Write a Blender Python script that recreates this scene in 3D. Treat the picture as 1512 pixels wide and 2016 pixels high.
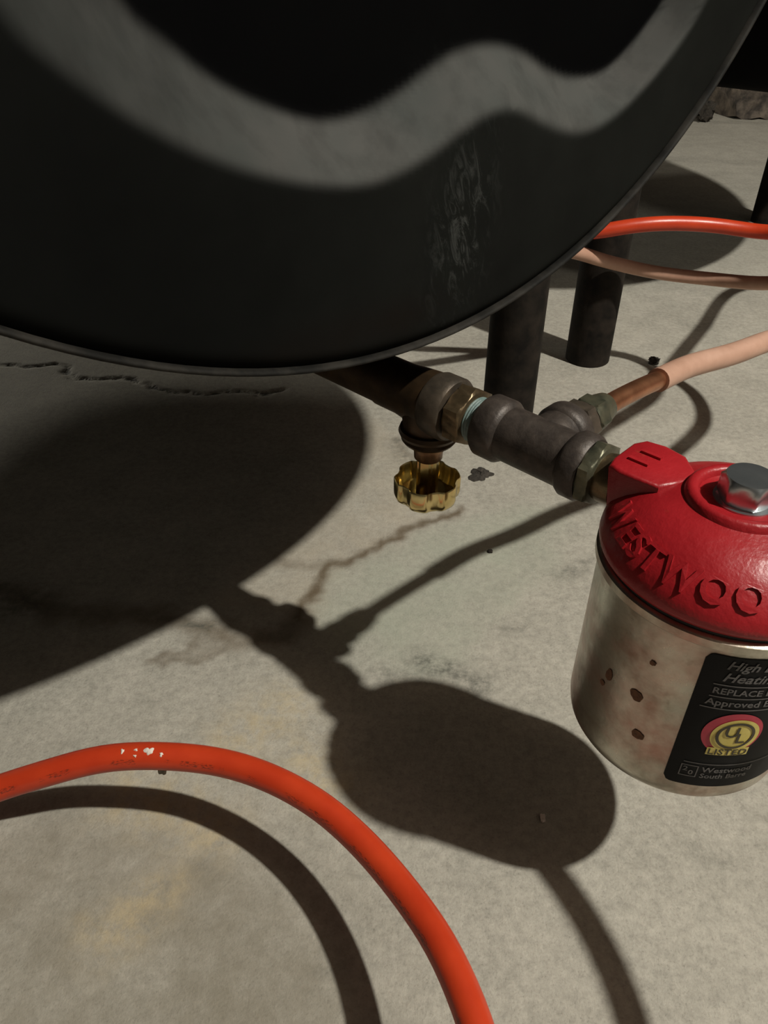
import bpy, math, random
import numpy as np
from mathutils import Vector, Matrix

sc = bpy.context.scene
for o in list(bpy.data.objects): bpy.data.objects.remove(o)
C = sc.collection
random.seed(4); rng = np.random.default_rng(4)
R_ = math.radians

# ------------------------------------------------------------------ camera
CAM_H, PITCH, FPX = 0.425, 36.5, 1500.0
cam = bpy.data.cameras.new('camera'); cam.sensor_fit = 'VERTICAL'
cam.sensor_height = 36.0; cam.lens = FPX / 2016 * 36.0; cam.clip_start = 0.01
co = bpy.data.objects.new('camera', cam); C.objects.link(co)
co.location = (0, 0, CAM_H); co.rotation_euler = (R_(90 - PITCH), 0, 0)
sc.camera = co
# ------------------------------------------------------------------ world, lamps, exposure
w = bpy.data.worlds.new('world'); sc.world = w; w.use_nodes = True
w.node_tree.nodes['Background'].inputs[0].default_value = (0.9, 0.95, 1.0, 1)
w.node_tree.nodes['Background'].inputs[1].default_value = 0.0
def lamp(name, loc, power, col, rad):
    l = bpy.data.lights.new(name, 'POINT'); l.energy = power; l.color = col; l.shadow_soft_size = rad
    o = bpy.data.objects.new(name, l); C.objects.link(o); o.location = loc
    return o
lamp('ceiling_bulb', (1.313, -0.222, 2.2), 262, (1.0, 0.985, 0.90), 0.035)
lamp('far_bulb', (-2.36, 2.92, 0.87), 95, (1.0, 0.96, 0.84), 0.035)
vs = sc.view_settings
vs.view_transform = 'Standard'; vs.look = 'None'; vs.gamma = 1; vs.use_curve_mapping = False
vs.exposure = 0.0

# ------------------------------------------------------------------ helpers
def floor_pt(px, py):                      # a point of the floor, read off the calibrated photograph
    p = R_(PITCH)
    f = Vector((0, math.cos(p), -math.sin(p))); u = Vector((0, math.sin(p), math.cos(p)))
    r = f + Vector((1, 0, 0)) * ((px - 756) / FPX) - u * ((py - 1008) / FPX)
    q = Vector((0, 0, CAM_H)) + r * (CAM_H / -r.z)
    return (q.x, q.y)

def mk(name, verts, faces, mat, parent=None, smooth=True, uv=None, angle=40):
    me = bpy.data.meshes.new(name)
    me.from_pydata([tuple(map(float, v)) for v in verts], [], faces)
    if uv is not None:
        l = me.uv_layers.new(name='UVMap')
        for i, lp in enumerate(me.loops): l.data[i].uv = uv[i]
    me.validate(); me.update()
    import bmesh
    bm = bmesh.new(); bm.from_mesh(me)
    bmesh.ops.recalc_face_normals(bm, faces=bm.faces)
    if smooth:
        for f in bm.faces: f.smooth = True
        for e in bm.edges:
            if len(e.link_faces) == 2 and e.calc_face_angle(0) > R_(angle): e.smooth = False
    bm.to_mesh(me); bm.free()
    if isinstance(mat, list):
        for m in mat: me.materials.append(m)
    else: me.materials.append(mat)
    o = bpy.data.objects.new(name, me); C.objects.link(o)
    if parent: o.parent = parent
    return o

def tag(o, label, cat, group=None, kind=None):
    o['label'] = label
    if cat: o['category'] = cat
    if group: o['group'] = group
    if kind: o['kind'] = kind
    return o

def thing(name, loc, rz, label, cat, group=None):
    o = bpy.data.objects.new(name, None); C.objects.link(o)
    o.location = loc; o.rotation_euler = (0, 0, rz); o.empty_display_size = 0.02
    return tag(o, label, cat, group)

def join(*parts):
    V, F = [], []
    for v, f in parts:
        n = len(V); V += list(v); F += [tuple(i + n for i in q) for q in f]
    return V, F

def xf(part, M):
    return [tuple(M @ Vector(v)) for v in part[0]], part[1]

AX_X = Matrix.Rotation(R_(90), 4, 'Y')      # z -> x
AX_Y = Matrix.Rotation(R_(-90), 4, 'X')     # z -> y
def T(x, y, z): return Matrix.Translation((x, y, z))

def lathe(prof, seg=48, rf=None):
    V, F = [], []
    n = len(prof)
    for j in range(seg):
        a = 2 * math.pi * j / seg
        for i, (r, z) in enumerate(prof):
            rr = r * (rf(a, r, z) if rf else 1)
            V.append((rr * math.cos(a), rr * math.sin(a), z))
    for j in range(seg):
        k = (j + 1) % seg
        for i in range(n - 1):
            F.append((j * n + i, k * n + i, k * n + i + 1, j * n + i + 1))
    if prof[0][0] > 1e-6: F.append(tuple(j * n for j in range(seg)))
    if prof[-1][0] > 1e-6: F.append(tuple(j * n + n - 1 for j in range(seg)))
    return V, F

def hexnut(af, z0, z1, ch=0.0015):
    """hexagonal nut or bolt head with a chamfered top and bottom"""
    Rr = af / 2 / math.cos(math.pi / 6)
    def ring(z, r6, rc):
        out = []
        for j in range(48):
            a = 2 * math.pi * j / 48; b = (a % (math.pi / 3)) - math.pi / 6
            rh = r6 / math.cos(b) * math.cos(math.pi / 6)
            out.append((min(rh, rc) * math.cos(a), min(rh, rc) * math.sin(a), z))
        return out
    V, F = [], []
    rings = [ring(z0, Rr, af / 2 * .97), ring(z0 + ch * .3, Rr, af / 2), ring(z0 + ch, Rr, Rr), ring(z1 - ch, Rr, Rr),
             ring(z1 - ch * .3, Rr, af / 2), ring(z1, Rr, af / 2 * .97)]
    for r in rings: V += r
    for i in range(5):
        for j in range(48):
            k = (j + 1) % 48
            F.append((i * 48 + j, i * 48 + k, i * 48 + 48 + k, i * 48 + 48 + j))
    F.append(tuple(range(48))); F.append(tuple(range(240, 288)))
    return V, F

def prism(poly, z0, z1, bevel=0.0):
    n = len(poly); V, F = [], []
    c = np.mean(poly, 0)
    lv = [(z0, 1.0), (z1, 1.0)] if not bevel else [(z0, 1.0), (z1 - bevel, 1.0), (z1 - bevel * .3, 1 - .3 * bevel / .016), (z1, 1 - bevel / .016)]
    for z, s in lv:
        for p in poly: V.append((c[0] + (p[0] - c[0]) * s, c[1] + (p[1] - c[1]) * s, z))
    for i in range(len(lv) - 1):
        for j in range(n): F.append((i * n + j, i * n + (j + 1) % n, i * n + n + (j + 1) % n, i * n + n + j))
    F.append(tuple(range(n))); F.append(tuple(range((len(lv) - 1) * n, len(lv) * n)))
    return V, F

def box(x0, x1, y0, y1, z0, z1):
    V = [(x, y, z) for x in (x0, x1) for y in (y0, y1) for z in (z0, z1)]
    return V, [(0, 1, 3, 2), (4, 6, 7, 5), (0, 4, 5, 1), (2, 3, 7, 6), (0, 2, 6, 4), (1, 5, 7, 3)]

def spline(pts, step=0.006):
    P = [Vector(p) for p in pts]; out = []
    P = [P[0] * 2 - P[1]] + P + [P[-1] * 2 - P[-2]]
    for i in range(1, len(P) - 2):
        p0, p1, p2, p3 = P[i - 1:i + 3]
        t0 = 0; t1 = t0 + (p1 - p0).length ** .5; t2 = t1 + (p2 - p1).length ** .5; t3 = t2 + (p3 - p2).length ** .5
        n = max(2, int((p2 - p1).length / step))
        for k in range(n):
            t = t1 + (t2 - t1) * k / n
            A1 = p0 * ((t1 - t) / (t1 - t0)) + p1 * ((t - t0) / (t1 - t0))
            A2 = p1 * ((t2 - t) / (t2 - t1)) + p2 * ((t - t1) / (t2 - t1))
            A3 = p2 * ((t3 - t) / (t3 - t2)) + p3 * ((t - t2) / (t3 - t2))
            B1 = A1 * ((t2 - t) / (t2 - t0)) + A2 * ((t - t0) / (t2 - t0))
            B2 = A2 * ((t3 - t) / (t3 - t1)) + A3 * ((t - t1) / (t3 - t1))
            out.append(B1 * ((t2 - t) / (t2 - t1)) + B2 * ((t - t1) / (t2 - t1)))
    out.append(P[-2])
    # relax a little so hand-placed points do not kink
    for _ in range(6):
        out = [out[0]] + [out[i] * .5 + (out[i - 1] + out[i + 1]) * .25 for i in range(1, len(out) - 1)] + [out[-1]]
    return out

def sweep(path, r, seg=20):
    V, F, UV = [], [], []
    n = len(path); up = Vector((0, 0, 1)); L = 0
    for i, p in enumerate(path):
        t = (path[min(i + 1, n - 1)] - path[max(i - 1, 0)]).normalized()
        side = t.cross(up).normalized(); nn = side.cross(t)
        for j in range(seg):
            a = 2 * math.pi * j / seg
            V.append(p + (side * math.cos(a) + nn * math.sin(a)) * r)
    ls = [0]
    for i in range(1, n): ls.append(ls[-1] + (path[i] - path[i - 1]).length)
    for i in range(n - 1):
        for j in range(seg):
            k = (j + 1) % seg
            F.append((i * seg + j, i * seg + k, i * seg + seg + k, i * seg + seg + j))
            UV += [(ls[i], j / seg), (ls[i], (j + 1) / seg), (ls[i + 1], (j + 1) / seg), (ls[i + 1], j / seg)]
    F.append(tuple(range(seg))); UV += [(0, 0)] * seg
    F.append(tuple(range((n - 1) * seg, n * seg))); UV += [(ls[-1], 0)] * seg
    return V, F, UV

def tube(name, pts, r, mat, parent=None, step=.006):
    V, F, UV = sweep(spline(pts, step), r)
    return mk(name, V, F, mat, parent, uv=UV, angle=60)

def rough_stone(sx, sy, sz, amp, seed, n=5):
    """a weathered block: subdivided box, rounded and dented"""
    r = np.random.default_rng(seed); V, F = [], []; idx = {}
    def vid(p):
        k = tuple(np.round(p, 5))
        if k not in idx: idx[k] = len(V); V.append(np.array(p, float))
        return idx[k]
    g = np.linspace(-1, 1, n + 1)
    for ax in range(3):
        for s in (-1, 1):
            for i in range(n):
                for j in range(n):
                    q = []
                    for (a, b) in ((i, j), (i + 1, j), (i + 1, j + 1), (i, j + 1)):
                        p = [0, 0, 0]; p[ax] = s; p[(ax + 1) % 3] = g[a]; p[(ax + 2) % 3] = g[b]; q.append(vid(p))
                    F.append(tuple(q))
    out = []
    for v in V:
        l = np.linalg.norm(v); m = v * (1 - .16 * (l - 1)) + r.normal(0, amp, 3)
        out.append((m[0] * sx / 2, m[1] * sy / 2, m[2] * sz / 2))
    return out, F

def text_mesh(body, size, extrude, spacing=1.0, shear=0.0, align='CENTER', res=3, thick=0.0):
    c = bpy.data.curves.new('txt', 'FONT'); c.body = body; c.size = size; c.extrude = extrude
    c.space_character = spacing; c.shear = shear; c.align_x = align; c.resolution_u = res; c.offset = thick
    o = bpy.data.objects.new('txt', c); C.objects.link(o)
    bpy.context.view_layer.update()
    me = bpy.data.meshes.new_from_object(o.evaluated_get(bpy.context.evaluated_depsgraph_get()))
    V = [tuple(v.co) for v in me.vertices]; F = [tuple(p.vertices) for p in me.polygons]
    bpy.data.objects.remove(o); bpy.data.curves.remove(c); bpy.data.meshes.remove(me)
    return V, F

# ------------------------------------------------------------------ materials
class NT:
    def __init__(s, name):
        s.m = bpy.data.materials.new(name); s.m.use_nodes = True; s.t = s.m.node_tree
        s.b = s.t.nodes['Principled BSDF']
    def n(s, typ, **kw):
        x = s.t.nodes.new(typ)
        for k, v in kw.items():
            if k.startswith('_'): setattr(x, k[1:], v)
        return x
    def lk(s, a, b): s.t.links.new(a, b)
    def obj(s): return s.n('ShaderNodeTexCoord').outputs['Object']
    def noise(s, scale, detail=4, rough=.6, vec=None, dist=0):
        x = s.n('ShaderNodeTexNoise'); x.inputs['Scale'].default_value = scale; x.inputs['Detail'].default_value = detail
        x.inputs['Roughness'].default_value = rough; x.inputs['Distortion'].default_value = dist
        s.lk(vec if vec is not None else s.obj(), x.inputs['Vector']); return x.outputs['Fac']
    def ramp(s, fac, stops):
        x = s.n('ShaderNodeValToRGB'); e = x.color_ramp.elements
        while len(e) > len(stops): e.remove(e[-1])
        while len(e) < len(stops): e.new(0.5)
        for i, (p, c) in enumerate(stops):
            e[i].position = p; e[i].color = (*(c if hasattr(c, '__len__') else (c, c, c)), 1)
        s.lk(fac, x.inputs['Fac']); return x.outputs['Color']
    def mix(s, fac, a, b, mode='MIX'):
        x = s.n('ShaderNodeMix'); x.data_type = 'RGBA'; x.blend_type = mode
        for i, v in ((0, fac), (6, a), (7, b)):
            if hasattr(v, 'is_linked') or isinstance(v, bpy.types.NodeSocket): s.lk(v, x.inputs[i])
            elif i == 0: x.inputs[0].default_value = v
            else: x.inputs[i].default_value = (*v, 1)
        return x.outputs[2]
    def math(s, op, a, b=None, c=None):
        x = s.n('ShaderNodeMath'); x.operation = op
        for i, v in enumerate((a, b, c)):
            if v is None: continue
            if isinstance(v, bpy.types.NodeSocket): s.lk(v, x.inputs[i])
            else: x.inputs[i].default_value = v
        return x.outputs[0]
    def attr(s, name):
        x = s.n('ShaderNodeAttribute'); x.attribute_name = name; return x.outputs['Fac']
    def scale(s, sc, vec=None, rot=(0, 0, 0)):
        x = s.n('ShaderNodeMapping'); x.inputs['Scale'].default_value = sc; x.inputs['Rotation'].default_value = rot; x.vector_type = 'TEXTURE' if any(rot) else 'POINT'
        if any(rot): x.inputs['Scale'].default_value = [1 / q for q in sc]
        s.lk(vec if vec is not None else s.obj(), x.inputs['Vector']); return x.outputs[0]
    def bump(s, h, dist, strength=1.0):
        x = s.n('ShaderNodeBump'); x.inputs['Distance'].default_value = dist; x.inputs['Strength'].default_value = strength
        s.lk(h, x.inputs['Height']); s.lk(x.outputs[0], s.b.inputs['Normal'])
    def set(s, col=None, rough=None, metal=None, spec=None):
        for k, v in (('Base Color', col), ('Roughness', rough), ('Metallic', metal), ('Specular IOR Level', spec)):
            if v is None: continue
            if isinstance(v, bpy.types.NodeSocket): s.lk(v, s.b.inputs[k])
            else: s.b.inputs[k].default_value = (*v, 1) if hasattr(v, '__len__') else v
        return s.m

M = {}
def simple(name, c1, c2, scale, rough, metal=0., bump=0.0, lo=.35, hi=.65, spec=None):
    n = NT(name); f = n.noise(scale, 5)
    if bump: n.bump(f, bump)
    M[name] = n.set(n.ramp(f, [(lo, c1), (hi, c2)]), rough, metal, spec)
    return M[name]

def mat_floor():
    n = NT('concrete_floor')
    big = n.noise(5, 4, .6); mid = n.noise(28, 5, .65); fine = n.noise(170, 5, .7); gr = n.noise(620, 3, .6)
    lo = n.noise(11, 6, .62)
    c = n.ramp(big, [(.34, (.27, .245, .195)), (.66, (.43, .395, .33))])
    c = n.mix(.50, c, n.ramp(lo, [(.36, (.23, .21, .17)), (.52, (.36, .33, .275)), (.66, (.47, .43, .36))]))
    c = n.mix(.45, c, n.ramp(mid, [(.36, (.22, .205, .17)), (.52, (.37, .34, .285)), (.66, (.50, .455, .385))]))
    c = n.mix(.33, c, n.ramp(fine, [(.36, (.13, .12, .10)), (.50, (.37, .345, .29)), (.64, (.58, .535, .455))]))
    pit = n.ramp(gr, [(.28, (.09, .085, .07)), (.40, (.37, .345, .295)), (.62, (.46, .43, .37))])
    c = n.mix(.30, c, pit)
    gm = n.math('MULTIPLY', n.attr('brown_zone'), n.ramp(n.noise(16, 5, .65), [(.34, .25), (.62, 1.)]))
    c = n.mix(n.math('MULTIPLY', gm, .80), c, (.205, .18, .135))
    g = n.math('MULTIPLY', n.attr('green'), n.ramp(n.noise(22, 5), [(.3, .35), (.65, 1.)]))
    c = n.mix(n.math('MULTIPLY', g, .62), c, (.335, .355, .275))
    y = n.math('MULTIPLY', n.attr('yellow'), n.ramp(n.noise(75, 6, .7), [(.38, .1), (.62, 1.)]))
    c = n.mix(n.math('MULTIPLY', y, .55), c, (.50, .39, .22))
    s = n.math('MULTIPLY', n.attr('pink'), n.ramp(n.noise(30, 5), [(.3, .3), (.7, 1.)]))
    c = n.mix(n.math('MULTIPLY', s, .5), c, (.43, .36, .27))
    st = n.math('MULTIPLY', n.attr('stain'), n.ramp(n.noise(70, 5), [(.3, .72), (.6, 1.)]))
    c = n.mix(n.math('MULTIPLY', st, .92), c, (.105, .072, .040))
    dk = n.math('MULTIPLY', n.attr('dark'), n.ramp(n.noise(130, 5, .7), [(.36, .0), (.62, 1.)]))
    c = n.mix(n.math('MULTIPLY', dk, .8), c, (.085, .085, .07))
    cr = n.math('MULTIPLY', n.attr('crack'), n.ramp(n.noise(60, 4), [(.46, .0), (.60, 1.)]))
    c = n.mix(n.math('MULTIPLY', cr, .9), c, (.02, .018, .014))
    h = n.math('ADD', n.math('MULTIPLY', fine, .45), n.math('MULTIPLY', gr, .35))
    h = n.math('SUBTRACT', h, n.math('MULTIPLY', cr, 1.5))
    n.bump(h, .0010)
    return n.set(c, n.ramp(fine, [(.3, .75), (.7, .92)]), 0., .3)
M['floor'] = mat_floor()

def mat_tank():
    n = NT('black_tank_paint')
    geo = n.n('ShaderNodeNewGeometry'); ob = n.obj()
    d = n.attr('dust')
    film = n.noise(9, 4, .6); spk = n.noise(240, 3, .6)
    base = n.ramp(film, [(.3, (.0014, .0014, .0016)), (.7, (.0024, .0024, .0024))])
    low = n.math('MULTIPLY', n.attr('film'), n.ramp(n.noise(16, 5), [(.25, .55), (.7, 1.)]))
    c = n.mix(low, base, (.0115, .0122, .0108))
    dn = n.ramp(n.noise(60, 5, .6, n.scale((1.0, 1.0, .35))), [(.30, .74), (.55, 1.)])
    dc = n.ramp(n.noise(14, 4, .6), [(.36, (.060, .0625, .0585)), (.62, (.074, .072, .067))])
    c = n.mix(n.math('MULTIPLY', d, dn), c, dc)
    # rubbed, scuffed patch: thin pale strokes
    sc_ = n.noise(1.0, 6, .8, n.scale((170, 40, 52), rot=(0, R_(-22), 0)), 1.2)
    scr = n.math('MULTIPLY', n.attr('scuff'), n.ramp(sc_, [(.50, 0.), (.62, 1.)]))
    c = n.mix(n.math('MULTIPLY', scr, .8), c, (.055, .057, .053))
    fl = n.ramp(n.noise(34, 2, .4), [(.765, 0.), (.79, 1.)])
    c = n.mix(n.math('MULTIPLY', fl, .5), c, (.07, .07, .065))
    rs = n.math('MULTIPLY', n.attr('rust'), n.ramp(n.noise(20, 4), [(.3, .3), (.65, 1.)]))
    c = n.mix(n.math('MULTIPLY', rs, .55), c, (.010, .006, .0045))
    n.bump(spk, .00012, .5)
    return n.set(c, n.ramp(film, [(.3, .60), (.7, .72)]), 0., .02)
M['tank'] = mat_tank()
simple('rim_paint', (.008, .0075, .0065), (.034, .030, .025), 40, .7, 0, .0003, .40, .72, .12)
simple('leg_iron', (.006, .005, .004), (.022, .0165, .0125), 55, .66, 0., .0006, spec=.16)
simple('bronze_dark', (.034, .021, .011), (.075, .043, .020), 70, .42, .55, .0004)
simple('bronze_grey', (.060, .048, .036), (.125, .096, .070), 90, .45, .55, .0005)
simple('hex_brass', (.10, .072, .040), (.20, .14, .078), 120, .36, .75, .0003)
simple('bright_brass', (.60, .47, .20), (.78, .64, .32), 60, .20, 1.0, .0001)
simple('packing_copper', (.16, .088, .046), (.30, .165, .085), 90, .35, .8, .0002)
simple('malleable_iron', (.039, .030, .025), (.077, .060, .049), 130, .5, .35, .0006)
simple('tape_teal', (.075, .13, .125), (.17, .215, .195), 160, .55, 0, .0006)
simple('bushing_green', (.060, .064, .044), (.15, .138, .088), 80, .42, .6, .0005)
simple('copper', (.36, .15, .075), (.55, .25, .13), 60, .34, .9, .0002)
simple('galvanised', (.42, .45, .47), (.58, .61, .62), 50, .30, .95, .0002)
simple('gasket', (.010, .010, .010), (.02, .02, .02), 80, .7)
simple('wall_concrete', (.045, .043, .040), (.08, .075, .068), 6, .9, 0, .004)
simple('joist_wood', (.035, .025, .018), (.065, .045, .030), 9, .85)
simple('stone_brown_shaded', (.040, .032, .026), (.17, .135, .105), 26, .9, 0, .008, .38, .66)  # brown stone darkened: shade of the pier's left face put into its colour
simple('stone_pale', (.15, .11, .085), (.40, .36, .30), 22, .9, 0, .008, .35, .62)
simple('dirt', (.022, .018, .014), (.055, .045, .035), 200, .95, 0, .001)
simple('grit', (.12, .10, .075), (.25, .21, .16), 200, .95)

def mat_red():
    n = NT('red_cast_paint'); f = n.noise(300, 4, .6); g = n.noise(30, 4)
    c = n.ramp(g, [(.3, (.28, .0080, .0115)), (.7, (.37, .0135, .0185))])
    rub = n.ramp(n.noise(110, 4, .7), [(.66, 0.), (.78, 1.)])
    c = n.mix(n.math('MULTIPLY', rub, .25), c, (.30, .10, .05))
    n.bump(n.math('ADD', n.math('MULTIPLY', f, .5), n.math('MULTIPLY', n.noise(130, 3), .8)), .0006, .8)
    return n.set(c, .38, 0., .45)
M['red'] = mat_red()

def mat_can():
    n = NT('zinc_canister'); ob = n.obj()
    blot = n.noise(38, 5, .65); fine = n.noise(150, 4)
    c = n.ramp(blot, [(.34, (.27, .235, .18)), (.6, (.55, .52, .44))])
    # red overspray and rust freckles
    ov = n.ramp(n.noise(24, 4, .6), [(.44, 0.), (.68, 1.)])
    c = n.mix(n.math('MULTIPLY', ov, .50), c, (.50, .15, .11))
    ru = n.ramp(n.noise(60, 4, .6), [(.61, 0.), (.75, 1.)])
    c = n.mix(n.math('MULTIPLY', ru, .6), c, (.15, .085, .04))
    n.bump(n.math('ADD', blot, n.math('MULTIPLY', fine, .3)), .0006, .5)
    return n.set(c, n.ramp(blot, [(.3, .42), (.65, .26)]), .92)
M['can'] = mat_can()
simple('rust_spot', (.10, .045, .020), (.19, .085, .038), 400, .8)
simple('red_smear', (.36, .13, .10), (.46, .25, .20), 90, .5, .5)
simple('label_black', (.005, .005, .0055), (.008, .008, .0085), 60, .5, spec=.12)
simple('label_grey', (.085, .080, .080), (.14, .132, .132), 300, .5)
simple('label_red', (.42, .018, .05), (.50, .03, .06), 200, .42)
simple('label_yellow', (.60, .48, .10), (.70, .58, .16), 200, .42)
simple('label_ink', (.03, .022, .01), (.05, .035, .015), 200, .5)

def mat_tube(name, a, b, rough, ink=True):
    n = NT(name); uvn = n.n('ShaderNodeTexCoord').outputs['UV']
    c = n.ramp(n.noise(40, 4), [(.3, a), (.7, b)])
    if ink:
        sx = n.n('ShaderNodeSeparateXYZ'); n.lk(uvn, sx.inputs[0])
        band = n.ramp(sx.outputs[1], [(.385, 0.), (.39, 1.), (.445, 1.), (.45, 0.)])
        mp = n.noise(1.0, 2, .5, n.scale((420, 90, 1), uvn))
        gap = n.noise(1.0, 2, .5, n.scale((60, 2, 1), uvn))
        mk_ = n.math('MULTIPLY', band, n.math('MULTIPLY', n.ramp(mp, [(.5, 0.), (.55, 1.)]), n.ramp(gap, [(.47, 0.), (.52, 1.)])))
        c = n.mix(n.math('MULTIPLY', mk_, .75), c, (.12, .02, .01))
    n.bump(n.noise(160, 3), .0002, .5)
    return n.set(c, rough, 0., .45)
M['orange'] = mat_tube('orange_tube_coating', (.47, .036, .010), (.57, .052, .014), .34)
M['orange_faded'] = mat_tube('faded_tube_coating', (.40, .225, .155), (.52, .31, .225), .45, False)
simple('paint_fleck', (.60, .50, .42), (.78, .70, .62), 300, .7)

# ------------------------------------------------------------------ the setting
def vnoise(X, Y, scale, seed):
    r = np.random.default_rng(seed); g = r.random((64, 64))
    x = X * scale % 63; y = Y * scale % 63
    i = x.astype(int); j = y.astype(int); fx = x - i; fy = y - j
    fx = fx * fx * (3 - 2 * fx); fy = fy * fy * (3 - 2 * fy)
    i2 = (i + 1) % 64; j2 = (j + 1) % 64
    return (g[i, j] * (1 - fx) + g[i2, j] * fx) * (1 - fy) + (g[i, j2] * (1 - fx) + g[i2, j2] * fx) * fy - .5

def poly_dist(X, Y, pts):
    d = np.full(X.shape, 9.0); s = np.zeros(X.shape); acc = 0
    for (ax, ay), (bx, by) in zip(pts[:-1], pts[1:]):
        vx, vy = bx - ax, by - ay; L2 = vx * vx + vy * vy + 1e-12
        t = np.clip(((X - ax) * vx + (Y - ay) * vy) / L2, 0, 1)
        q = np.hypot(X - ax - t * vx, Y - ay - t * vy)
        d = np.minimum(d, q)
    return d

def in_poly(X, Y, pts):
    r = np.zeros(X.shape, bool); n = len(pts); j = n - 1
    for i in range(n):
        xi, yi = pts[i]; xj, yj = pts[j]
        c = ((yi > Y) != (yj > Y)) & (X < (xj - xi) * (Y - yi) / (yj - yi + 1e-15) + xi)
        r ^= c; j = i
    return r

XR, YR = (-3.2, 2.8), (-1.6, 3.6)
def build_floor():
    xs = np.unique(np.round(np.r_[np.linspace(XR[0], -.55, 14), np.arange(-.55, .62, .0032), np.linspace(.62, XR[1], 14)], 5))
    ys = np.unique(np.round(np.r_[np.linspace(YR[0], .06, 10), np.arange(.06, 1.0, .0032), np.linspace(1.0, YR[1], 20)], 5))
    Xg, Yg = np.meshgrid(xs, ys)
    X = Xg.ravel(); Y = Yg.ravel(); nx = len(xs); ny = len(ys)
    # edges of the stains wander
    jx = vnoise(X, Y, 60, 1) * .010 + vnoise(X, Y, 170, 2) * .005
    jy = vnoise(X, Y, 60, 3) * .010 + vnoise(X, Y, 170, 4) * .005
    WX, WY = X + jx, Y + jy
    fp = lambda L: [floor_pt(*q) for q in L]
    ln = fp([(900, 1000), (850, 1028), (800, 1045), (740, 1075), (690, 1105), (640, 1115), (628, 1135), (622, 1165), (604, 1185), (588, 1215)])
    ln2 = fp([(640, 1115), (590, 1108), (545, 1100)])
    ln3 = fp([(780, 865), (800, 892), (825, 905)])
    d = poly_dist(WX, WY, ln); st = np.exp(-(d / .0050) ** 2)
    st = np.maximum(st, np.exp(-(poly_dist(WX, WY, ln2) / .006) ** 2) * .45)
    st = np.maximum(st, np.exp(-(poly_dist(WX, WY, ln3) / .006) ** 2) * .4)
    patch = fp([(290, 1305), (340, 1285), (385, 1250), (400, 1215), (445, 1240), (452, 1275), (420, 1290), (395, 1308), (350, 1300), (320, 1312)])
    ip = in_poly(WX, WY, patch); pd = poly_dist(WX, WY, patch + patch[:1])
    st = np.maximum(st, np.where(ip, .38 + .25 * np.exp(-(pd / .005) ** 2), .5 * np.exp(-(pd / .0025) ** 2)))
    wet = fp([(-40, 1160), (40, 1170), (120, 1205), (210, 1210), (300, 1210), (380, 1225), (470, 1262), (560, 1255), (590, 1215)])
    st = np.maximum(st, np.exp(-(poly_dist(WX, WY, wet) / .012) ** 2) * .75)
    gp = fp([(640, 1120), (700, 1110), (860, 1035), (1000, 1000), (1110, 1010), (1080, 1130), (960, 1230), (880, 1330), (700, 1320), (620, 1240), (600, 1220)])
    gi = in_poly(WX, WY, gp); gd = poly_dist(WX, WY, gp + gp[:1])
    green = np.where(gi, 1 - .5 * np.exp(-gd / .02), .5 * np.exp(-gd / .008)) 
    pk = fp([(735, 830), (800, 900), (850, 1010), (640, 1110), (600, 1200), (450, 1170), (600, 1060), (700, 950)])
    pi = in_poly(WX, WY, pk); pink = np.where(pi, 1., np.exp(-poly_dist(WX, WY, pk + pk[:1]) / .01))
    yel = np.zeros(X.shape)
    for (a, b), (c_, d_), wd in (((470, 1450), (560, 1390), .022), ((200, 1840), (330, 1750), .014), ((250, 1560), (420, 1640), .02), ((600, 1500), (640, 1540), .02)):
        yel = np.maximum(yel, np.exp(-(poly_dist(WX, WY, fp([(a, b), (c_, d_)])) / wd) ** 2))
    dk = np.zeros(X.shape)
    for (a, b), (c_, d_), wd, k in (((820, 1300), (940, 1345), .010, 1.), ((760, 1330), (820, 1325), .010, .6), ((990, 1240), (1030, 1235), .008, .6), ((1100, 1125), (1150, 1110), .008, .7),
                                 ((780, 868), (800, 905), .010, .6), ((380, 1225), (410, 1235), .006, 1.), ((640, 1900), (660, 1905), .006, .6), ((1270, 370), (1400, 392), .012, .6),
                                 ((1370, 1660), (1420, 1690), .01, .5), ((1300, 640), (1400, 650), .012, .35), ((0, 1170), (60, 1190), .02, .8)):
        dk = np.maximum(dk, k * np.exp(-(poly_dist(WX, WY, fp([(a, b), (c_, d_)])) / wd) ** 2))
    cl = fp([(-60, 716), (0, 718), (60, 722), (100, 717), (128, 722), (134, 737), (150, 746), (200, 748), (250, 744), (270, 752), (300, 765), (340, 772), (400, 775), (450, 768), (520, 775), (560, 768)])
    crack = np.exp(-(poly_dist(X + jx * .8, Y + jy * .8, cl) / .0040) ** 2)
    jl = fp([(900, 340), (1290, 470), (1512, 520)])
    Z = -crack * .0025
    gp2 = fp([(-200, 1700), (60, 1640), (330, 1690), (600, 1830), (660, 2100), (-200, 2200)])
    brown_zone = np.where(in_poly(WX, WY, gp2), 1., np.exp(-poly_dist(WX, WY, gp2 + gp2[:1]) / .03))  # broad darker, browner zone of the floor at the lower left
    V = np.stack([X, Y, Z], 1)
    F = [(j * nx + i, j * nx + i + 1, (j + 1) * nx + i + 1, (j + 1) * nx + i) for j in range(ny - 1) for i in range(nx - 1)]
    me = bpy.data.meshes.new('floor'); me.from_pydata(V.tolist(), [], F); me.update()
    me.polygons.foreach_set('use_smooth', np.ones(len(F), bool))
    for nm, a in (('stain', st), ('green', green), ('yellow', yel), ('pink', pink), ('dark', dk), ('crack', crack), ('brown_zone', brown_zone)):
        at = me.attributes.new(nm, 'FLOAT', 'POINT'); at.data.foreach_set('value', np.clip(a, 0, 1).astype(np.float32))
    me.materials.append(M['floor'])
    o = bpy.data.objects.new('floor', me); C.objects.link(o)
    tag(o, 'stained grey beige concrete basement floor with a jagged crack', None, kind='structure')
build_floor()

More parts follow.
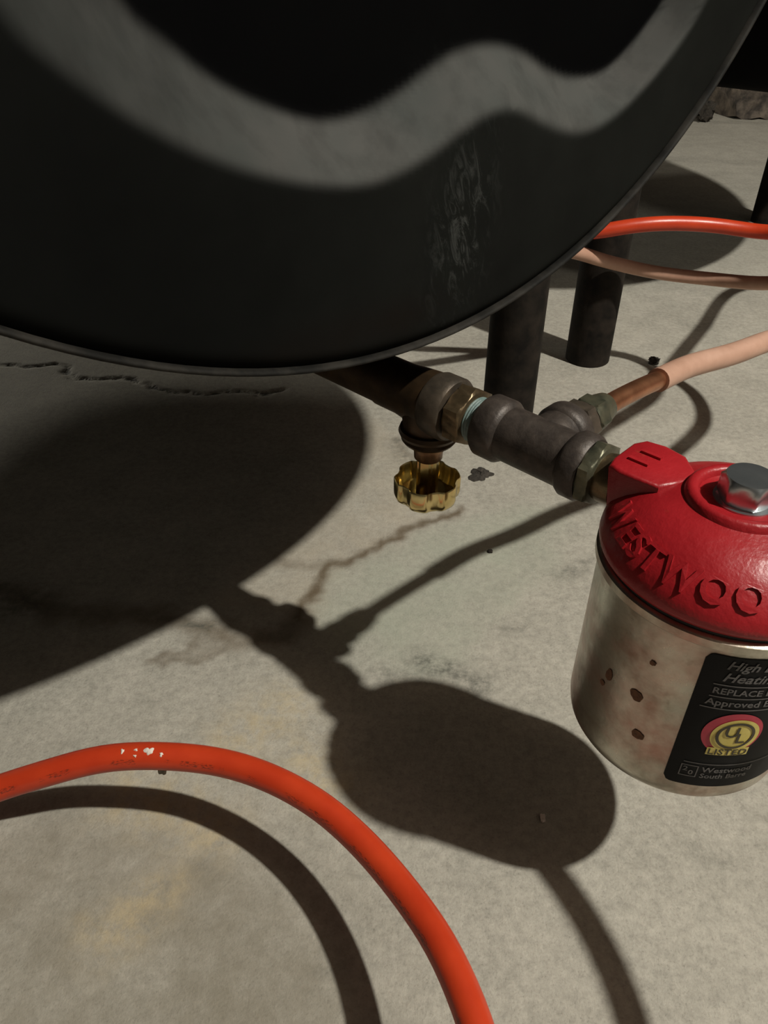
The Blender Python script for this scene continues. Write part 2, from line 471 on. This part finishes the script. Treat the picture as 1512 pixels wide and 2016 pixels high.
def wall(name, b, mat, label):
    o = mk(name, *box(*b), mat, smooth=False); tag(o, label, None, kind='structure'); return o
wall('wall_back', (XR[0] - .1, XR[1] + .1, YR[1], YR[1] + .1, -.02, 2.42), M['wall_concrete'], 'grey concrete basement wall far behind the tanks')
wall('wall_front', (XR[0] - .1, XR[1] + .1, YR[0] - .1, YR[0], -.02, 2.42), M['wall_concrete'], 'grey concrete basement wall behind the photographer')
wall('wall_left', (XR[0] - .1, XR[0], YR[0], YR[1], -.02, 2.42), M['wall_concrete'], 'grey concrete basement wall on the left')
wall('wall_right', (XR[1], XR[1] + .1, YR[0], YR[1], -.02, 2.42), M['wall_concrete'], 'grey concrete basement wall on the right')
wall('ceiling', (XR[0] - .1, XR[1] + .1, YR[0] - .1, YR[1] + .1, 2.42, 2.5), M['joist_wood'], 'bare wooden basement ceiling')

# ------------------------------------------------------------------ oil tanks
TH = R_(42.824); UX = Vector((math.cos(TH), math.sin(TH), 0)); NX = Vector((math.sin(TH), -math.cos(TH), 0))
def tank_pt(s, n, z=0.0):       # s along the tank's end, n out of its end (towards the camera), from the middle of tank 1's end
    p = UX * (0.2628 + s) + NX * (-0.242 + n); return (p.x, p.y, z)
TR, ZB, ZC, ZT = 0.348, 0.266, 0.614, 1.05
LEN = 1.5
def outline(n=320, r=TR):
    out = []; per = 2 * math.pi * r + 2 * (ZT - ZC)
    for k in range(n):
        l = per * k / n; a = math.pi * r / 2; h = ZT - ZC
        if l < a: t = l / r; out.append((r * math.sin(t), ZC - r * math.cos(t)))
        elif l < a + h: out.append((r, ZC + l - a))
        elif l < a + h + math.pi * r: t = (l - a - h) / r; out.append((r * math.cos(t), ZT + r * math.sin(t)))
        elif l < a + 2 * h + math.pi * r: out.append((-r, ZT - (l - a - h - math.pi * r)))
        else: t = (l - a - 2 * h - math.pi * r) / r; out.append((-r * math.cos(t), ZC - r * math.sin(t)))
    return out

OUT_E = [(-.27, .60), (-.225, .50), (-.176, .41), (-.165, .399), (-.145, .383), (-.121, .369), (-.097, .359), (-.069, .351), (-.043, .348), (-.017, .353), (.004, .361), (.023, .367), (.041, .367), (.061, .359), (.082, .352), (.104, .349), (.13, .355), (.154, .367), (.179, .383), (.198, .403), (.245, .48), (.285, .60), (.285, 1.05), (.2, 1.26), (0, 1.33), (-.2, 1.26), (-.285, 1.05)]
IN_E = [(-.225, .60), (-.185, .505), (-.132, .412), (-.116, .401), (-.101, .389), (-.08, .379), (-.057, .371), (-.036, .371), (-.013, .377), (.005, .385), (.023, .391), (.047, .392), (.069, .387), (.091, .377), (.113, .372), (.14, .372), (.161, .382), (.181, .396), (.189, .402), (.215, .47), (.255, .60), (.255, 1.05), (.18, 1.235), (0, 1.30), (-.18, 1.235), (-.255, 1.05)]
LEDGE = 0.022
def smooth_closed(P, it=2):
    P = [np.array(p) for p in P]
    for _ in range(it):
        Q = []
        for i in range(len(P)):
            a, b = P[i], P[(i + 1) % len(P)]; Q += [a * .75 + b * .25, a * .25 + b * .75]
        P = Q
    return [tuple(p) for p in P]

def build_head(parent):
    B = outline(560, TR - .0015); nb = len(B); K = np.linspace(0, 1, 230) ** .85
    V = []
    for (x, z) in B:
        cz = min(max(z, ZC), ZT)
        for k in K: V.append((x * k, 0, cz + (z - cz) * k))
    V = np.array(V); X, Z = V[:, 0], V[:, 2]
    Oe, Ie = smooth_closed(OUT_E), smooth_closed(IN_E)
    dO = poly_dist(X, Z, Oe + Oe[:1]); dI = poly_dist(X, Z, Ie + Ie[:1])
    inO, inI = in_poly(X, Z, Oe), in_poly(X, Z, Ie)
    a = np.where(inI, 1.0, np.where(inO, dO / (dO + dI + 1e-9), 0.0))
    sig = np.where(inI, 1 + dI / .03, np.where(inO, a, -dO / .03))          # signed coordinate across the ledge
    sm = lambda e0, e1, x: (lambda t: t * t * (3 - 2 * t))(np.clip((x - e0) / (e1 - e0), 0, 1))
    depth = LEDGE * sm(-.12, 1.12, sig)
    cz = np.clip(Z, ZC, ZT); rad = np.hypot(X, Z - cz) / TR
    edge = .004 * sm(.965, 1.0, rad) ** 2                                     # rolled edge into the rim
    bulge = -.006 * np.sin(np.clip((1 - rad) / .35, 0, 1) * math.pi / 2)
    V[:, 1] = depth + edge + bulge + .004
    n = len(K); F = []
    for j in range(nb):
        k = (j + 1) % nb
        for i in range(n - 1): F.append((j * n + i, k * n + i, k * n + i + 1, j * n + i + 1))
    me = bpy.data.meshes.new('pressed_end'); me.from_pydata(V.tolist(), [], F); me.update()
    me.polygons.foreach_set('use_smooth', np.ones(len(F), bool))
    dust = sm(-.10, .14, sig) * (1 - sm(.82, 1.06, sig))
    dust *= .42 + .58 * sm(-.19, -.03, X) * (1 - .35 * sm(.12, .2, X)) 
    film = np.where(inI, .12, 1.) * (1 - sm(.2, .9, sig)) + 0
    film *= .45 + .55 * sm(-.15, 0, X)
    scuff = np.exp(-((X - .012 - .12 * (Z - .32) * .2) / .016) ** 2) * np.exp(-((Z - .318) / .038) ** 2)
    rust = np.exp(-((X + .05) / .06) ** 2) * np.exp(-((Z - .285) / .012) ** 2)
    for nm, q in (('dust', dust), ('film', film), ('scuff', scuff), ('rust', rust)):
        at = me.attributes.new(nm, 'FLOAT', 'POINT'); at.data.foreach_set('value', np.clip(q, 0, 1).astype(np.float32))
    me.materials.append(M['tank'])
    o = bpy.data.objects.new('pressed_end', me); C.objects.link(o); o.parent = parent
    o['label'] = 'black pressed end with a dusty grey wavy ledge'
    return o

def build_tank():
    t = thing('oil_tank', tank_pt(0, 0), TH, 'large black oval oil tank with a wavy grey ledge, drain valve under it', 'oil tank', 'black oval oil tanks')
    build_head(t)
    B = outline(200, TR); nb = len(B); V, F = [], []
    lv = [0.004, .012, LEN - .03, LEN]
    for l in lv:
        k = 1 if l < LEN else .93
        for (x, z) in B:
            cz = min(max(z, ZC), ZT); V.append((x * k, l, cz + (z - cz) * k))
    for i in range(len(lv) - 1):
        for j in range(nb): k = (j + 1) % nb; F.append((i * nb + j, i * nb + k, i * nb + nb + k, i * nb + nb + j))
    F.append(tuple(range(3 * nb, 4 * nb)))
    mk('shell', V, F, M['tank'], t, angle=50)
    path = [Vector((x, .006, z)) for x, z in outline(260, TR - .001)]
    V, F = [], []; n = len(path)
    for i, p in enumerate(path):
        tt = (path[(i + 1) % n] - path[i - 1]).normalized(); e2 = Vector((0, 1, 0)); e1 = tt.cross(e2)
        for j in range(10):
            a = 2 * math.pi * j / 10; V.append(p + e1 * (.0015 * math.cos(a)) + e2 * (.0036 * math.sin(a)))
    for i in range(n):
        for j in range(10): F.append((i * 10 + j, i * 10 + (j + 1) % 10, ((i + 1) % n) * 10 + (j + 1) % 10, ((i + 1) % n) * 10 + j))
    r = mk('rim_seam', V, F, M['rim_paint'], t, angle=80); r['label'] = 'worn welded rim seam'
    return t
def add_legs(t, spots):
    for (s, y) in spots:
        sg = 1 if s > 0 else -1
        prof = [(.0262, 0.), (.0275, .001), (.0275, .475), (.0265, .477)]
        l = mk('leg', *xf(lathe(prof, 40), T(s, y, 0)), M['leg_iron'], t); l['label'] = 'dark iron pipe leg'
        mk('leg_bracket', *box(min(s - sg * .004, s - sg * .05), max(s - sg * .004, s - sg * .05), y - .005, y + .005, .43, .56), M['leg_iron'], l, smooth=False)
tank = build_tank()
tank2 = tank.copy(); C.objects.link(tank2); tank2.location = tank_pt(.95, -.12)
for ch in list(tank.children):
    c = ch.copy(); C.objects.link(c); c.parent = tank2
tank2['label'] = 'second black oil tank at the far right, only its underside in view'
add_legs(tank, [(.335, .205), (-.36, .205), (.335, 1.25), (-.36, 1.25)])
add_legs(tank2, [(-.405, .125), (.36, .25), (-.36, 1.25), (.36, 1.25)])

# ------------------------------------------------------------------ plumbing line: valve, nipple, tee, bushing, filter
AZ = R_(-44.5); PD = Vector((math.cos(AZ), math.sin(AZ), 0)); ZP = 0.222
V0 = Vector((.029, .378, 0))
def line_pt(x): p = V0 + PD * x; return (p.x, p.y, ZP)

v = thing('shutoff_valve', tuple(Vector(line_pt(0)) + Vector((-.0030, .0015, 0))), AZ, 'tarnished bronze shutoff valve under the tank with a shiny brass handwheel', 'valve')
# body: run along x, bonnet hanging down
body = join(xf(lathe([(.0, -.034), (.0150, -.034), (.0150, -.018), (.0160, -.010), (.0168, .0), (.0165, .006), (.0, .006)], 40), AX_X),
            lathe([(.0, .004), (.0160, .002), (.0162, -.008), (.0154, -.014), (.0150, -.018), (.0, -.018)], 40))
mk('body', *body, M['bronze_dark'], v)
ring = lathe([(.0125, -.0162), (.0170, -.0168), (.0178, -.0190), (.0170, -.0210), (.0150, -.0215), (.0155, -.0226), (.0162, -.0238), (.0150, -.0256), (.0110, -.0276), (.0090, -.0278)], 40)
mk('bonnet', *ring, M['bronze_dark'], v)
mk('outlet_collar', *xf(lathe([(.0125, .0030), (.0174, .0040), (.0182, .0060), (.0182, .0165), (.0170, .0185), (.0125, .0190)], 40), AX_X), M['bronze_grey'], v)
mk('packing_nut', *lathe([(.0, -.0270), (.0092, -.0272), (.0092, -.0315), (.0086, -.0325), (.0084, -.0370), (.0076, -.0380), (.0, -.0380)], 32), M['packing_copper'], v)
mk('stem', *join(xf(box(-.0048, .0048, -.0048, .0048, -.0640, -.0370), Matrix.Rotation(R_(20), 4, 'Z')), lathe([(.0062, -.0375), (.0066, -.0380), (.0066, -.0635), (.0, -.0635)], 8)), M['bright_brass'], v, angle=25)
def lobe(a, r, z): return 1 + (.055 * math.tanh(2.6 * (math.cos(6 * a + .4) + .35)) if r > .012 else 0)
wheel = lathe([(.0, -.0660), (.0166, -.0660), (.0182, -.0645), (.0191, -.0615), (.0191, -.0520), (.0186, -.0512), (.0180, -.0520), (.0178, -.0600), (.0165, -.0632), (.0100, -.0640), (.0, -.0640)], 120, lobe)
h = mk('handwheel', *wheel, M['bright_brass'], v, angle=50); h['label'] = 'shiny brass lobed handwheel cup'
ip = xf(lathe([(.0, -.16), (.0143, -.16), (.0143, -.032), (.0, -.032)], 32), AX_X)
mk('inlet_nipple', *ip, M['bronze_dark'], v)
rs = xf(lathe([(.0, 0), (.0150, 0), (.0150, .040), (.0, .040)], 24), T(-.155, 0, .0))
mk('riser_elbow', *join(rs, xf(lathe([(.0, -.168), (.0165, -.168), (.0165, -.136), (.0, -.136)], 24), AX_X)), M['bronze_dark'], v)

nip = thing('pipe_nipple', line_pt(.0165), AZ, 'hex brass nipple wrapped in teal thread tape between valve and tee', 'pipe fitting')
mk('hex', *xf(hexnut(.0300, 0, .0115, .0012), AX_X), M['hex_brass'], nip)
mk('threads', *xf(lathe([(.0, .011), (.0120, .011)] + [(.0121 + .0005 * (k % 2), .0115 + k * .0008) for k in range(14)] + [(.0, .0228)], 36), AX_X), M['tape_teal'], nip)

tee = thing('pipe_tee', line_pt(.070), AZ, 'dark cast iron pipe tee between the brass nipple and red filter', 'pipe fitting')
run = xf(lathe([(.0105, -.034), (.0158, -.0345), (.0172, -.0325), (.0172, -.0225), (.0160, -.0205), (.0146, -.0195), (.0146, .0175), (.0160, .0185), (.0172, .0205), (.0172, .0275), (.0158, .0295), (.0105, .029)], 44), AX_X)
mk('run', *run, M['malleable_iron'], tee)
br = xf(lathe([(.0, .0), (.0140, .0), (.0142, .0155), (.0152, .0165), (.0160, .0180), (.0160, .0250), (.0148, .0266), (.0095, .0262)], 44), AX_Y)
mk('branch', *br, M['malleable_iron'], tee)

fl = thing('flare_fitting', line_pt(.070), AZ, 'tarnished brass flare nut joining the iron tee to copper tube', 'pipe fitting')
mk('hex', *xf(join(lathe([(.0, .0255), (.0108, .0255), (.0108, .0300), (.0, .0300)], 30), hexnut(.0225, .0295, .0385, .001)), AX_Y), M['bronze_grey'], fl)
mk('neck', *xf(lathe([(.0, .0383), (.0092, .0383), (.0092, .0412), (.0, .0412)], 30), AX_Y), M['gasket'], fl)
mk('flare_nut', *xf(join(hexnut(.0200, .0408, .0510, .0012), lathe([(.0, .0508), (.0098, .0508), (.0092, .0545), (.0080, .0605), (.0072, .0615), (.0, .0615)], 30)), AX_Y), M['bushing_green'], fl)

bs = thing('hex_bushing', line_pt(.099), AZ, 'greenish hex bushing between the iron tee and red filter inlet', 'pipe fitting')
mk('hex', *xf(hexnut(.0295, 0, .0075, .0012), AX_X), M['bushing_green'], bs)
mk('neck', *xf(lathe([(.0, .0074), (.0118, .0074), (.0124, .010), (.0118, .0165), (.0, .0165)], 32), AX_X), M['hex_brass'], bs)

# ---- filter
FC = Vector(line_pt(.170)); FC.z = 0
f = thing('oil_filter', FC, AZ, 'red topped cartridge oil filter hanging above the floor', 'oil filter')
ZB_, CR = .1020, .0526
can_prof = [(.0, ZB_ + .0015), (.030, ZB_ + .0015), (.043, ZB_), (CR - .005, ZB_ + .0005), (CR - .0022, ZB_ + .0022), (CR - .0006, ZB_ + .005), (CR, ZB_ + .009), (CR, .2015), (CR + .0006, .2030), (CR + .0022, .2040), (CR + .0022, .2078), (CR + .0006, .2090), (.0, .2090)]
can = mk('canister', *lathe(can_prof, 96), M['can'], f, angle=45)
can['label'] = 'scuffed zinc canister'
mk('gasket', *lathe([(.040, .2085), (.0522, .2087), (.0526, .2100), (.0522, .2113), (.040, .2115)], 80), M['gasket'], f)
dome = [(.030, .2110), (.0520, .2110), (.0541, .2120), (.0548, .2140), (.0545, .2165), (.0528, .2205), (.0500, .2245), (.0460, .2287), (.0412, .2325), (.0360, .2357), (.0310, .2378), (.0262, .2392), (.0240, .2400), (.0232, .2425), (.0218, .2436), (.0196, .2434), (.0184, .2424), (.0180, .2402), (.0, .2400)]
def dome_z(r):
    rr = [p[0] for p in dome[3:13]][::-1]; zz = [p[1] for p in dome[3:13]][::-1]
    return float(np.interp(r, rr, zz))
head = mk('head', *lathe(dome, 120), M['red'], f, angle=50); head['label'] = 'red painted cast iron filter head'
def boss(sx):
    poly = [(-.0545, -.0155), (-.0562, -.0090), (-.0562, .0090), (-.0530, .0155), (-.0440, .0172), (-.0330, .0150), (-.0240, .0060), (-.0235, -.0040), (-.0300, -.0160), (-.0480, -.0172)]
    poly = [(x * -sx, y) for x, y in poly]
    V, F = prism(poly, .2130, .2400, .0016)
    return [((x - .042 * sx) * (.86 if z < .22 else 1) + .042 * sx, y * (.80 if z < .22 else 1), z) for x, y, z in V], F
for sx in (-1, 1):
    b = mk('port_boss', *boss(sx), M['red'], f, angle=50)
    if sx == -1:
        for dx, dy in ((-.0460, -.0050), (-.0445, .0040)):
            mk('raised_bar', *box(dx - .0048, dx + .0048, dy - .0010, dy + .0010, .2395, .2412), M['red'], b, smooth=False)
mk('bolt', *join(xf(hexnut(.0200, .2395, .2520, .0022), Matrix.Rotation(R_(12), 4, 'Z')), lathe([(.0, .2398), (.0125, .2398), (.0125, .2408), (.0, .2408)], 32)), M['galvanised'], f)['label'] = 'zinc hex bolt'

def world_to_local_angle(a): return a - AZ
# raised lettering round the dome
tv, tf = text_mesh('WESTWOOD', .0138, .0009, 1.12, 0, 'CENTER', 3, .00025)
ls = []
xc = (max(p[0] for p in tv) + min(p[0] for p in tv)) / 2; wid = max(p[0] for p in tv) - min(p[0] for p in tv)
for x, y, z in tv:
    a = world_to_local_angle(R_(221) + (x - xc) / wid * R_(112))
    t = y / .0105
    r = .0512 - .0085 * t; zz = dome_z(r); slope = math.atan2(.0087, .0090)
    off = z + .0004
    ls.append(((r + off * math.sin(R_(44))) * math.cos(a), (r + off * math.sin(R_(44))) * math.sin(a), zz + off * math.cos(R_(44))))
lt = mk('raised_lettering', ls, tf, M['red'], head, smooth=False); lt['label'] = 'raised red letters WESTWOOD'

# label wrapped on the canister
LA0, LA1, LZ0, LZ1 = R_(246), R_(312), .1160, .2000
def wrap(V, off):
    return [((CR + off + z) * math.cos(world_to_local_angle(LA0 + x / CR)), (CR + off + z) * math.sin(world_to_local_angle(LA0 + x / CR)), y) for x, y, z in V]
LW = (LA1 - LA0) * CR
def rrect(x0, x1, y0, y1, r, n=6):
    P = []
    for cx, cy, a0 in ((x1 - r, y1 - r, 0), (x0 + r, y1 - r, 90), (x0 + r, y0 + r, 180), (x1 - r, y0 + r, 270)):
        for k in range(n + 1): a = R_(a0 + 90 * k / n); P.append((cx + r * math.cos(a), cy + r * math.sin(a)))
    return P
def label_sheet():
    V, F = [], []; nu, nv = 40, 12; r = .0035
    for i in range(nu + 1):
        x = LW * i / nu; e = min(x, LW - x); ins = r - math.sqrt(max(0, r * r - (r - e) ** 2)) if e < r else 0
        for j in range(nv + 1): V.append((x, LZ0 + ins + (LZ1 - LZ0 - 2 * ins) * j / nv, .00025))
    for i in range(nu):
        for j in range(nv): a = i * (nv + 1) + j; F.append((a, a + nv + 1, a + nv + 2, a + 1))
    return V, F
lv_, lf = label_sheet()
lab = mk('label', wrap(lv_, 0), lf, M['label_black'], f); lab['label'] = 'black printed label'
def print_text(body, size, x, y, mat, shear=0., spacing=1., lift=.0006, align='LEFT', sx=1.0):
    V, F = text_mesh(body, size, 0.0, spacing, shear, align, 2, size * .018)
    V = [(x + a * sx, y + b, 0) for a, b, c in V]
    return wrap(V, lift), F
def strip(x0, x1, y0, y1, lift=.0006, n=24):
    V, F = [], []
    for i in range(n + 1):
        x = x0 + (x1 - x0) * i / n; V += [(x, y0, 0), (x, y1, 0)]
    for i in range(n): F.append((2 * i, 2 * i + 2, 2 * i + 3, 2 * i + 1))
    return wrap(V, lift), F
def disc(cx, cy, r, lift, r0=0.0, n=48, ry=1.0):
    V, F = [], []; rings = 5
    for k in range(rings + 1):
        q = r0 + (r - r0) * k / rings
        for j in range(n): a = 2 * math.pi * j / n; V.append((cx + q * math.cos(a), cy + q * ry * math.sin(a), 0))
    for k in range(rings):
        for j in range(n): F.append((k * n + j, k * n + (j + 1) % n, (k + 1) * n + (j + 1) % n, (k + 1) * n + j))
    return wrap(V, lift), F
def label_print(V, F, n='printed_line'): return mk(n, V, F, M['label_grey'], lab, smooth=False)
label_print(*print_text('High Efficiency', .0066, .0085, .1935, 0, .3))
label_print(*print_text('Heating Oil Filter', .0070, .0085, .1865, 0, .3))
label_print(*strip(.006, LW - .004, .1838, .1844), 'printed_rule')
label_print(*print_text('REPLACE ELEMENT', .0050, .0065, .1788, 0))
label_print(*strip(.006, LW - .004, .1766, .1772), 'printed_rule')
label_print(*print_text('Approved Element', .0054, .0055, .1718, 0))
label_print(*strip(.004, LW - .006, .1695, .1701), 'printed_rule')
label_print(*strip(.006, LW - .006, .1322, .1327), 'printed_rule')
label_print(*join(strip(.0055, .0130, .1300, .1305), strip(.0055, .0130, .1225, .1230), strip(.0055, .0060, .1225, .1305, n=1), strip(.0125, .0130, .1225, .1305, n=1),
            print_text('2', .0044, .0066, .1262, 0), print_text('0', .0044, .0092, .1240, 0)), 'printed_emblem')
label_print(*print_text('Westwood', .0050, .0145, .1268, 0))
label_print(*print_text('South Barre', .0044, .0145, .1226, 0))
ucx, ucy, ur = .0225, .1535, .0128
mk('seal_ring', *disc(ucx - .0012, ucy + .0006, ur, .00055, ry=1.05), M['label_red'], lab)
mk('seal_face', *join(disc(ucx, ucy - .0004, ur * .80, .00075, ry=1.05), strip(ucx - .0095, ucx + .0085, ucy - .0136, ucy - .0086, .00078)), M['label_yellow'], lab)
mk('seal_print', *join(disc(ucx, ucy, ur * .64, .0010, ur * .54, ry=1.05), print_text('U', .0092, ucx - .0052, ucy - .0008, 0, 0, 1, .0010), print_text('L', .0088, ucx + .0003, ucy - .0046, 0, 0, 1, .0010),
     print_text('LISTED', .0054, ucx - .0005, ucy - .0130, 0, 0, 1.05, .0010, 'CENTER')), M['label_ink'], lab, smooth=False)
# rust spots and red overspray on the canister
def spot(ang, z, r, mat, nm, seed, ry=1.0):
    q = np.random.default_rng(seed); V, F = [], []; n = 26
    ph = q.random(4) * 6.28
    V.append(((R_(ang) - LA0) * CR, z, 0))
    for j in range(n):
        a = 2 * math.pi * j / n; rr = r * (1 + .06 * math.sin(2 * a + ph[0]) + .06 * math.sin(3 * a + ph[1]) + .05 * math.sin(7 * a + ph[2]))
        V.append((V[0][0] + rr * math.cos(a), z + rr * ry * math.sin(a), 0))
    for j in range(n): F.append((0, 1 + j, 1 + (j + 1) % n))
    mk(nm, wrap(V, .00025), F, mat, can)
spot(223, .1590, .0031, M['rust_spot'], 'rust_spot', 1); spot(229, .1365, .0028, M['rust_spot'], 'rust_spot', 2)
spot(226, .182, .0014, M['rust_spot'], 'rust_spot', 3); spot(206, .158, .0020, M['rust_spot'], 'rust_spot', 4, 1.8)
spot(203, .150, .0016, M['rust_spot'], 'rust_spot', 5)

# ------------------------------------------------------------------ tubes
TC = Vector(line_pt(.070)); UD = Vector((-PD.y, PD.x, 0))
def br_pt(k, dz=0): p = TC + UD * k; return (p.x, p.y, p.z + dz)
t1 = thing('copper_tube', br_pt(.0585), 0, 'sleeved copper tube from the flare nut, looping back behind the tank, faded pink', 'tube')
o0 = Vector(br_pt(.0585))
rel = lambda L: [tuple(Vector(p) - o0) for p in L]
tube('bare_copper', rel([br_pt(.052), br_pt(.075, -.001), br_pt(.105, -.004), br_pt(.130, -.0075)]), .0057, M['copper'], t1)['label'] = 'bare copper end'
loop = [br_pt(.123, -.0065), br_pt(.135, -.008), br_pt(.16, -.0105), (.2321, .4690, .2085), (.2671, .4967, .2055), (.330, .540, .198), (.395, .600, .195), (.438, .660, .188), (.442, .725, .172), (.4074, .7969, .138), (.3690, .8505, .124), (.3147, .8661, .1255), (.2536, .8604, .140), (.205, .8307, .161), (.12, .79, .185), (.02, .80, .19), (-.05, .90, .16), (-.08, 1.1, .08)]
tube('sleeve', rel(loop), .0074, M['orange_faded'], t1)
t2 = tube('orange_tube', [(.03, .93, .14), (.12, .855, .165), (.19, .840, .178), (.2308, .8344, .181), (.256, .8325, .1865), (.2935, .8327, .19), (.3492, .8359, .1875), (.4031, .8174, .185), (.428, .770, .20), (.415, .705, .215), (.370, .650, .225), (.339, .610, .232), (.330, .52, .235), (.36, .42, .20), (.42, .32, .12), (.55, .26, .06), (.72, .35, .05), (.82, .60, .10), (.80, .90, .17), (.71, 1.05, .20), (.616, 1.0287, .20), (.518, .887, .20), (.450, .785, .20)], .0076, M['orange'])
tag(t2, 'bright orange tube running behind the tank, above the faded pink one', 'tube')
fo = Vector(line_pt(.170)) + PD * .058
NEAR = [tuple(fo + PD * .0125), tuple(fo + PD * .018), (.2160, .1830, .214), (.2245, .1534, .203), (.2281, .1174, .195), (.216, .06, .18), (.17, .012, .15), (.11, -.004, .115), (.065, .03, .090), (.0435, .09, .078), (.0378, .1246, .0735), (.0331, .1389, .071), (.0258, .1584, .068), (.0107, .1837, .0625), (-.0093, .2095, .060), (-.0366, .2336, .061), (-.0717, .2523, .061), (-.1012, .2605, .0605), (-.1297, .2627, .0605), (-.1595, .2633, .0575), (-.188, .2591, .0505), (-.2199, .2561, .0395), (-.29, .235, .022), (-.40, .18, .0085), (-.55, .05, .0080)]
t3 = tube('orange_tube', NEAR, .0076, M['orange'])
tag(t3, 'bright orange tube arching across the floor in the foreground', 'tube')
# outlet fitting on the far side of the filter
of = thing('outlet_fitting', tuple(fo), AZ, 'brass outlet fitting of the red filter holding the foreground orange tube', 'pipe fitting')
mk('hex', *xf(hexnut(.0220, -.002, .008, .0012), AX_X), M['hex_brass'], of)
mk('flare_nut', *xf(lathe([(.0, .0078), (.0105, .0078), (.0100, .013), (.0082, .018), (.0, .018)], 30), AX_X), M['hex_brass'], of)
# paint flecks and a drip on the foreground tube
def tube_spot(path, i0, ang, r, rt, mat, seed, parent):
    q = np.random.default_rng(seed); ph = q.random(4) * 6.28; n = 22; rings = 4
    p = path[i0]; t = (path[i0 + 1] - path[i0 - 1]).normalized(); side = t.cross(Vector((0, 0, 1))).normalized(); nn = side.cross(t)
    V, F = [], []
    for k in range(rings + 1):
        for j in range(n):
            a = 2 * math.pi * j / n; rr = r * k / rings * (1 + .22 * math.sin(2 * a + ph[0]) + .2 * math.sin(3 * a + ph[1]) + .15 * math.sin(5 * a + ph[2]))
            al = ang + rr * math.sin(a) / rt; lift = rt + .0007 * (1 - (k / rings) ** 2) - .0002
            V.append(p + t * (rr * math.cos(a)) + (side * math.cos(al) + nn * math.sin(al)) * lift)
    for k in range(rings):
        for j in range(n): F.append((k * n + j, k * n + (j + 1) % n, (k + 1) * n + (j + 1) % n, (k + 1) * n + j))
    F.append(tuple(range(rings * n, rings * n + n)))
    return mk('paint_fleck', V, F, mat, parent)
near_path = spline(NEAR)
ix = min(range(len(near_path)), key=lambda i: abs(near_path[i].x + .1315) + (9 if near_path[i].y < .24 else 0))
cam_v = Vector((0, 0, CAM_H)) - near_path[ix]
for k, (di, da, r_) in enumerate(((0, .35, .0026), (-1, .10, .0012), (1, .45, .0010), (2, .40, .0013), (1, .0, .0009))):
    p = near_path[ix + di]; t = (near_path[ix + di + 1] - near_path[ix + di - 1]).normalized(); side = t.cross(Vector((0, 0, 1))).normalized(); nn = side.cross(t)
    base = math.atan2(cam_v.dot(nn), cam_v.dot(side)); sgn = 1 if (side.y < 0) else -1
    tube_spot(near_path, ix + di, base + sgn * da, r_, .0076, M['paint_fleck'], 20 + k, t3)
vv, ff = rough_stone(.0042, .004, .0048, .08, 33, 4)
mk('dirt_drip', [(a - .1255, b + .2600, c + .0605 - .0090) for a, b, c in vv], ff, M['grit'], t3)

# ------------------------------------------------------------------ things on the floor
def crumb(name, px, py, sx, sy, sz, mat, label, seed, cat='debris', amp=.16, n=5):
    x, y = floor_pt(px, py); vv, ff = rough_stone(sx, sy, sz, amp, seed, n)
    zmin = min(q[2] for q in vv)
    o = mk(name, [(a, b, c - zmin) for a, b, c in vv], ff, mat, None); o.location = (x, y, -.0003)
    return tag(o, label, cat)
def clump(px, py, r, h, seed):
    q = np.random.default_rng(seed); x, y = floor_pt(px, py); n = 40; rings = 8; ph = q.random(6) * 6.28; V, F = [], []
    for k in range(rings + 1):
        f_ = k / rings
        for j in range(n):
            a = 2 * math.pi * j / n; rr = r * f_ * (1 + .16 * math.sin(2 * a + ph[0]) + .14 * math.sin(3 * a + ph[1]) + .10 * math.sin(5 * a + ph[2]) + .07 * math.sin(9 * a + ph[3]) + .05 * math.sin(14 * a + ph[4]))
            V.append((rr * math.cos(a), rr * math.sin(a) * .95, h * (1 - f_ ** 2) * (.7 + .6 * q.random()) if k < rings else -.0002))
    for k in range(rings):
        for j in range(n): F.append((k * n + j, k * n + (j + 1) % n, (k + 1) * n + (j + 1) % n, (k + 1) * n + j))
    o = mk('dirt_clump', V, F, M['dirt'], None); o.location = (x, y, 0)
    return tag(o, 'black dirt clump on the floor right of the brass handwheel', 'debris')
clump(945, 934, .0125, .0028, 51)
crumb('dirt_crumb', 1286, 717, .011, .007, .008, M['dirt'], 'tiny black crumb on the floor above the copper tube end', 52, amp=.2)
crumb('dirt_crumb', 965, 1087, .0036, .0036, .002, M['dirt'], 'tiny dark speck on the floor just below the thin tube shadow', 53, n=3)
crumb('floor_chip', 1068, 1612, .0028, .0045, .002, M['paint_fleck'], 'tiny pale chip lying inside the shadow of the filter', 54, n=3)
crumb('coal_chunk', 1384, 240, .045, .04, .05, M['dirt'], 'small black chunk on the far floor left of the stone pier', 55)

# ------------------------------------------------------------------ stone pier far behind
px_, py_ = floor_pt(1461, 237)
pier = thing('stone_pier', (px_, py_, 0), R_(8), 'rough brown and pale stone pier on the far floor under the second tank', 'pier')
k = 0
for lay in range(3):
    for (x0, y0, sx, sy, m) in ((.0, .0, .17, .30, 'stone_brown_shaded'), (.13, .06, .20, .30, 'stone_pale'), (.31, .10, .20, .28, 'stone_brown_shaded'), (.50, .14, .18, .28, 'stone_pale')):
        vv, ff = rough_stone(sx, sy, .16, .05, 70 + k, 6)
        mm = m if (lay + k) % 2 == 0 or lay == 0 else 'stone_pale'
        mk('stone', [(a + x0 + .06, b + y0 + .15, c + .078 + lay * .155) for a, b, c in vv], ff, M[mm], pier, angle=60); k += 1
